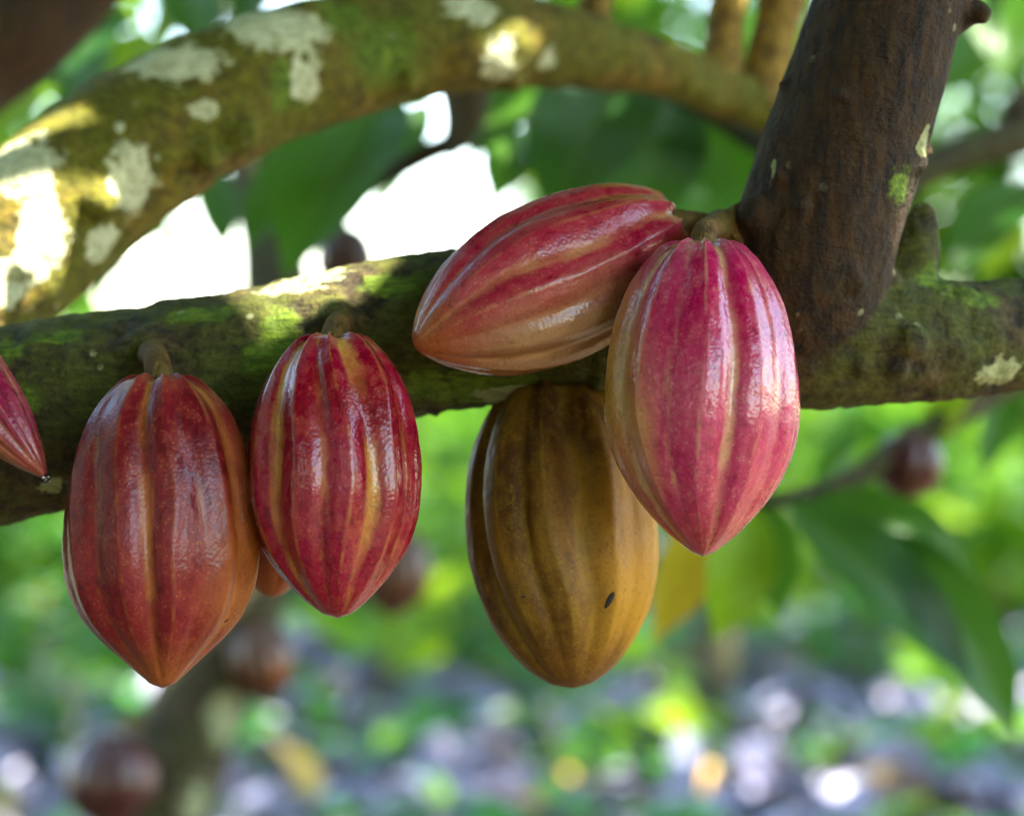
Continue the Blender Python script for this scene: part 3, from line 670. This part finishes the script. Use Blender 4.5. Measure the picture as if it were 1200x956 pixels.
# tree off to the right: its leafy twig with a pod reaches into the picture
tB = empty('cacao_tree', (1.55, 2.0, 0)); tB0 = np.array(tB.location)
tag(tB, 'cacao tree whose leafy twig reaches in from the right edge', 'tree', 'cacao trees behind')
v, f, c, r = tube([(1.55, 2.0, -.1), (1.53, 1.98, .4), (1.45, 1.95, .9), (1.42, 1.95, 1.4), (1.45, 2.0, 2.0)], [.09, .075, .066, .06, .04], 20, 8)
obj('trunk', mesh_np('trunk', v + .008 * fbm(v * 9, 3, 8)[:, None] - tB0, f, M['far_bark']), tB)
twB = tw(tB, [(1.44, 1.95, 1.25), P(1330, 400, 1.75), P(1200, 438, 1.65), P(1130, 480, 1.6), P(1060, 522, 1.58), P(985, 568, 1.56), P(920, 585, 1.55), P(860, 588, 1.55)], [.03, .022, .016, .013, .012, .010, .008, .004], 'far_bark', 'branch', tB0)
tw(tB, [(1.44, 1.95, 1.55), P(1300, 110, 1.7), P(1200, 158, 1.66), P(1100, 192, 1.64), P(1040, 240, 1.62)], [.03, .024, .019, .016, .010], 'far_bark', 'branch', tB0)
for a, b, Y, k, mt, wd in [((925, 590), (1140, 800), 1.46, 0, 'leaf', .95), ((950, 590), (1150, 690), 1.52, 3, 'leaf', .8), ((1030, 625), (1190, 860), 1.48, 1, 'leaf', .85), ((1050, 620), (1140, 760), 1.62, 0, 'leaf_young', .7),
        ((900, 590), (915, 725), 1.58, 2, 'leaf', 1.5), ((870, 588), (835, 750), 1.55, 1, 'leaf_young', 1.4), ((850, 588), (765, 755), 1.62, 0, 'leaf_yellow', 1.1), ((1080, 520), (1150, 440), 1.6, 0, 'leaf_young', 1.2),
        ((960, 580), (1010, 500), 1.75, 0, 'leaf', 1.2), ((1180, 440), (1150, 560), 1.8, 2, 'leaf', 1.0)]:
    leaf(twB, P(*a, Y), P(*b, Y - .03), k, mt, (RNG.normal(0, .3), -1, .7), tB0, wd)
pod('blurred dark red pod on the thin twig at the right', P(1068, 508, 1.60), P(1062, 585, 1.57), .062, 'pod_dull', [P(1066, 500, 1.6), P(1064, 522, 1.585)], .2, (0, 0, -1), group=grp, na=100, nt=60, seed=15)
_, bb, dd, tt = crown_points((1.9, 2.0, 1.95), (.75, .8, .5), 60, 7, 77, .15, .2)
tag(obj('crown', leaf_cloud('crown', bb, dd, RNG.uniform(.17, .28, len(bb)), RNG.normal(0, .4, len(bb)), M['crown'], tt, loc=tB0), tB), kind='stuff')

def simple_tree(label, x, y, h, cr, ncl, mat, seed, lean=0., r=.07, ls=(.2, .32)):
    if y > 1: y = 1.485 * y - CAM_BACK
    z0 = float(ground_z(np.array([x]), np.array([y]))[0])
    pts = [(x, y, z0 - .1), (x + lean * .3, y, z0 + h * .3), (x + lean * .7, y + .05, z0 + h * .62), (x + lean, y, z0 + h * .85)]
    return back_tree(label, (x, y, z0), pts, [r * 1.25, r, r * .85, r * .6], ((x + lean, y, z0 + h), cr, ncl), mat, None, seed, leaf_size=ls)
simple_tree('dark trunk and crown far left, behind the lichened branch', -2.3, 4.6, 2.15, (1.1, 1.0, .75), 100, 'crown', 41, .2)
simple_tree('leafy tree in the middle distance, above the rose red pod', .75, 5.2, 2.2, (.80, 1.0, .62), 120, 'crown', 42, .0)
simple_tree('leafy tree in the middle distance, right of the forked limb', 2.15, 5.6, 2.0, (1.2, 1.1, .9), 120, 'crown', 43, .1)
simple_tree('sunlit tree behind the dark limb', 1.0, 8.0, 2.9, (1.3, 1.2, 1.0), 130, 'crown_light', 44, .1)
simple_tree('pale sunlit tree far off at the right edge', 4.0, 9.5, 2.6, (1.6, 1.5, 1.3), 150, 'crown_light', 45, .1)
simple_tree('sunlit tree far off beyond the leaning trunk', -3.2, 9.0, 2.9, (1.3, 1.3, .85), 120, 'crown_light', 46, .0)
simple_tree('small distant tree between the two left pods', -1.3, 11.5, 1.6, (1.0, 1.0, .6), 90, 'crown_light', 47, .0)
def bush(label, px, D, h, w, mat, seed, n=70):
    x, y = (px - 600) * K * D, D - CAM_BACK; z0 = float(ground_z(np.array([x]), np.array([y]))[0])
    g = np.random.default_rng(seed); b = np.array((x, y, z0)); root = empty('bush', tuple(b)); tag(root, label, 'bush', 'bushes in the middle distance')
    c, bb, dd, tt = crown_points((x, y, z0 + h * .55), (w, w, h * .5), n, 6, seed, .15, .2)
    parts = [tube([b - (0, 0, .1), (b + q) / 2 + (0, 0, .05), q], [.018, .012, .005], 7, 4)[:2] for q in c[::6]]
    V, F = join(parts); obj('stems', mesh_np('stems', V - b, F, M['far_bark']), root)
    tag(obj('crown', leaf_cloud('crown', bb, dd, RNG.uniform(.16, .30, len(bb)), RNG.normal(0, .5, len(bb)), M[mat], tt, loc=b), root), kind='stuff')
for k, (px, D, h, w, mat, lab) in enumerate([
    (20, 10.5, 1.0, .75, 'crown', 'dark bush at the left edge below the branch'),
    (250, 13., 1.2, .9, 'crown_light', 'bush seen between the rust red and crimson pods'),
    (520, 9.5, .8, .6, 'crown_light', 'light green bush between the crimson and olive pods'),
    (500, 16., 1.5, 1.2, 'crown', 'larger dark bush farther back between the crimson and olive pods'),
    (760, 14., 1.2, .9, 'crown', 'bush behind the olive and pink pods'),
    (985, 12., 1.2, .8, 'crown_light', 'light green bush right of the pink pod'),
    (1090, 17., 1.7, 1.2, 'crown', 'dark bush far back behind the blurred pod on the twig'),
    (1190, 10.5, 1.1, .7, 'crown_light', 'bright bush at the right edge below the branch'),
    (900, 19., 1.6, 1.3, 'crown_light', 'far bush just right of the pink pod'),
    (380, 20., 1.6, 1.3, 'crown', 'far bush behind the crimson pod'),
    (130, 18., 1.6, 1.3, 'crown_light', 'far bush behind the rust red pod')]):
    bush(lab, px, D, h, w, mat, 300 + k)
# woodland edge far behind
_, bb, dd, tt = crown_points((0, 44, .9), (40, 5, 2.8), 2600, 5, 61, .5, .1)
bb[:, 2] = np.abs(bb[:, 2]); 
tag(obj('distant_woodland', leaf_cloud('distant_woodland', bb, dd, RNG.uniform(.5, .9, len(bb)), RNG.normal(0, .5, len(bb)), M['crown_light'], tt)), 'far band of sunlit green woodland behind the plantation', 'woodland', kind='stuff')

# tall shade trees that stand outside the picture and dapple the plantation floor
def shade_tree(label, x, y, h, cx, cy, rx, ry, ncl, seed):
    z0 = float(ground_z(np.array([x]), np.array([y]))[0])
    back_tree(label, (x, y, z0), [(x, y, -.2), (x, y, h * .4), (x * .8 + cx * .2, y * .8 + cy * .2, h * .8)], [.22, .17, .12],
              ((cx, cy, h), (rx, ry, .8), ncl), 'crown', None, seed, name='shade_tree', group='tall shade trees', limbs=7, leaf_size=(.32, .5))
shade_tree('tall shade tree left of the view', -6.2, 10.5, 5.4, -1.6, 9.4, 3.3, 3.0, 325, 71)
shade_tree('tall shade tree right of the view', 8.2, 6.0, 5.0, 6.2, 7.6, 3.2, 3.4, 312, 72)
shade_tree('tall shade tree standing outside the right edge', 5.4, 4.0, 4.9, 2.3, 4.6, 3.4, 2.9, 325, 73)
shade_tree('tall shade tree farther back outside the right edge', 7.6, 12.0, 5.8, 2.9, 10.8, 3.4, 3.0, 286, 74)
# unseen trees added around the photographer to cut fill light; glossy husks mirror them
simple_tree('added unseen cacao tree behind the photographer on the left', -2.2, -1.0, 1.9, (1.2, 1.6, 1.3), 220, 'crown', 51)
simple_tree('added unseen cacao tree far behind the photographer on the left', -3.6, -3.0, 1.7, (1.6, 1.6, 1.6), 260, 'crown', 53)
simple_tree('added unseen cacao tree at the left of the photographer', -2.9, .9, 1.7, (1.0, 1.1, 1.4), 200, 'crown', 54)
simple_tree('added unseen cacao tree behind the photographer', -1.2, -3.4, 1.7, (1.5, 1.1, 1.5), 260, 'crown', 52)
simple_tree('added unseen cacao tree straight behind the photographer', .9, -4.6, 1.8, (1.2, 1.1, 1.6), 240, 'crown', 55)
simple_tree('added unseen cacao tree right of the photographer', 4.4, -1.5, 1.8, (1.2, 1.5, 1.6), 240, 'crown', 56)

# ------------------------------------------------------------------ leaf litter and seedlings
def litter(n, x0, x1, y0, y1, seed, size=(.10, .24)):
    g = np.random.default_rng(seed)
    y = y0 + (y1 - y0) * g.random(n) ** 1.35; hw = (x0 + (x1 - x0) * g.random(n))
    x = hw * (.7 + y * .29)
    z = ground_z(x, y) + g.uniform(.006, .05, n)
    az = g.random(n) * 2 * np.pi; el = g.normal(0.05, .28, n)
    d = np.stack([np.cos(az) * np.cos(el), np.sin(az) * np.cos(el), np.sin(el)], 1)
    return np.stack([x, y, z], 1), d, g.uniform(*size, n), g.normal(0, .5, n), g.random(n)
DT = [leaf_template(4, 2, w, f, dr, 0) for w, f, dr in ((.36, .5, .5), (.42, -.5, .3), (.34, .8, -.4), (.40, -.3, .8))]
a = litter(15000, -1.15, 1.15, 4.0, 24, 91, (.11, .27))
tag(obj('leaf_litter', leaf_cloud('leaf_litter', *a[:2], a[2], a[3], M['dry'], a[4], DT)), 'layer of dry fallen leaves covering the ground', 'leaf litter', kind='stuff')
a = litter(9500, -1.2, 1.2, 4.4, 24, 92, (.09, .22))
low = fbm(a[0] * np.array((.8, .8, 0)), 3, 33) + (a[0][:, 1] - 12.8) * .10 - (a[0][:, 0] > 0) * .06 + .14
a = tuple(q[low > -.05] for q in a); low = low[low > -.05]
a[0][:, 2] += .04 + np.random.default_rng(5).random(len(low)) * np.clip(low, 0, 1.) * .75
tag(obj('ground_cover', leaf_cloud('ground_cover', *a[:2], a[2], a[3], M['crown_light'], a[4], LT)), 'low green weeds scattered through the fallen leaves', 'weeds', kind='stuff')

a = litter(6200, -1.1, 1.1, 4.2, 16, 93, (.10, .25)); a[0][:, 2] += .05
kp = fbm(a[0] * np.array((1.3, 1.3, 0)), 3, 35) > -.12
tag(obj('creeping_weeds', leaf_cloud('creeping_weeds', *(q[kp] for q in a[:2]), a[2][kp], a[3][kp], M['weed'], a[4][kp], LT)), 'small fresh green leaves creeping between the fallen leaves', 'weeds', kind='stuff')
g = np.random.default_rng(95); n_ = 4200  # tan leaves added out of view to bounce warm light onto the pods
x_, y_ = g.uniform(1.1, 6.0, n_), g.uniform(-5.0, 3.2, n_); az = g.random(n_) * 2 * np.pi
tag(obj('bounce_litter', leaf_cloud('bounce_litter', np.stack([x_, y_, ground_z(x_, y_) + g.uniform(.006, .04, n_)], 1), np.stack([np.cos(az), np.sin(az), g.normal(.03, .2, n_)], 1),
    g.uniform(.16, .30, n_), g.normal(0, .35, n_), M['tan'], g.random(n_), DT)), 'unseen tan fallen leaves added right of the view for warm bounce', 'leaf litter', kind='stuff')
def seedling(label, x, y, h, n, mat, seed, L=.16, group='seedlings on the plantation floor'):
    g = np.random.default_rng(seed); z0 = float(ground_z(np.array([x]), np.array([y]))[0]); b = np.array((x, y, z0))
    root = empty('seedling', tuple(b)); tag(root, label, 'plant', group)
    top = b + np.array((g.normal(0, .05), g.normal(0, .05), h))
    v, f, c, r = tube([b - (0, 0, .04), (b + top) / 2 + np.array((.01, 0, 0)), top], [.007, .005, .003], 8, 5)
    st = obj('stem', mesh_np('stem', v - b, f, M['twig']), root)
    for k in range(n):
        s = c[int((.35 + .65 * (k + 1) / n) * (len(c) - 1))]; az = k * 2.4 + g.random(); el = g.uniform(-.3, .5)
        ll = L * g.uniform(.7, 1.2)
        e = s + ll * np.array((math.cos(az) * math.cos(el), math.sin(az) * math.cos(el), math.sin(el)))
        leaf(root, s, e, int(g.integers(0, 4)), mat, (g.normal(0, .3), -.7, .8), b, 1.15)
    return root
def floor(px, py): D = CAM_H / ((py - 478) * K); return (px - 600) * K * D, D - CAM_BACK
for k, (px, py, h, n, mt, L, lab) in enumerate([
    (768, 912, .30, 5, 'leaf_young', .17, 'bright green seedling standing alone below the olive pod'),
    (440, 850, .55, 12, 'leaf_young', .22, 'yellow green seedling below the crimson pod'),
    (520, 800, .60, 14, 'leaf_young', .24, 'leafy yellow green seedling left of the olive pod'),
    (590, 840, .40, 9, 'leaf', .2, 'green seedling just below the olive pod'),
    (35, 890, .45, 12, 'leaf', .2, 'dark green seedling at the lower left edge'),
    (80, 940, .35, 9, 'leaf', .18, 'low green seedling in the bottom left corner'),
    (250, 930, .30, 8, 'leaf', .18, 'green seedling at the foot of the leaning trunk'),
    (1000, 830, .30, 8, 'leaf', .2, 'green seedling under the large hanging leaves'),
    (1120, 900, .22, 7, 'leaf_young', .16, 'small pale green seedling near the lower right corner'),
    (650, 930, .22, 7, 'leaf', .16, 'small green seedling at the bottom centre'),
    (880, 780, .45, 10, 'leaf_young', .22, 'pale seedling right of the olive pod'),
    (1170, 760, .6, 12, 'leaf_young', .25, 'tall seedling at the right edge, beyond the hanging leaves'),
    (380, 770, .6, 12, 'leaf', .25, 'tall seedling between the rust red and crimson pods'),
    (130, 760, .5, 10, 'leaf', .22, 'seedling behind the lower part of the rust red pod'),
    (980, 700, .9, 16, 'leaf_young', .3, 'shrubby seedling in the light right of the pink pod'),
    (30, 690, .9, 14, 'leaf', .3, 'shrubby dark seedling at the left edge'),
    (540, 660, .9, 16, 'leaf_young', .3, 'shrubby seedling seen between the crimson and olive pods'),
    (1130, 640, 1.1, 18, 'leaf_young', .34, 'tall shrubby seedling beyond the thin twig')]):
    seedling(lab, *floor(px, py), h * 1.15, n, mt, 200 + k, L * 1.6)
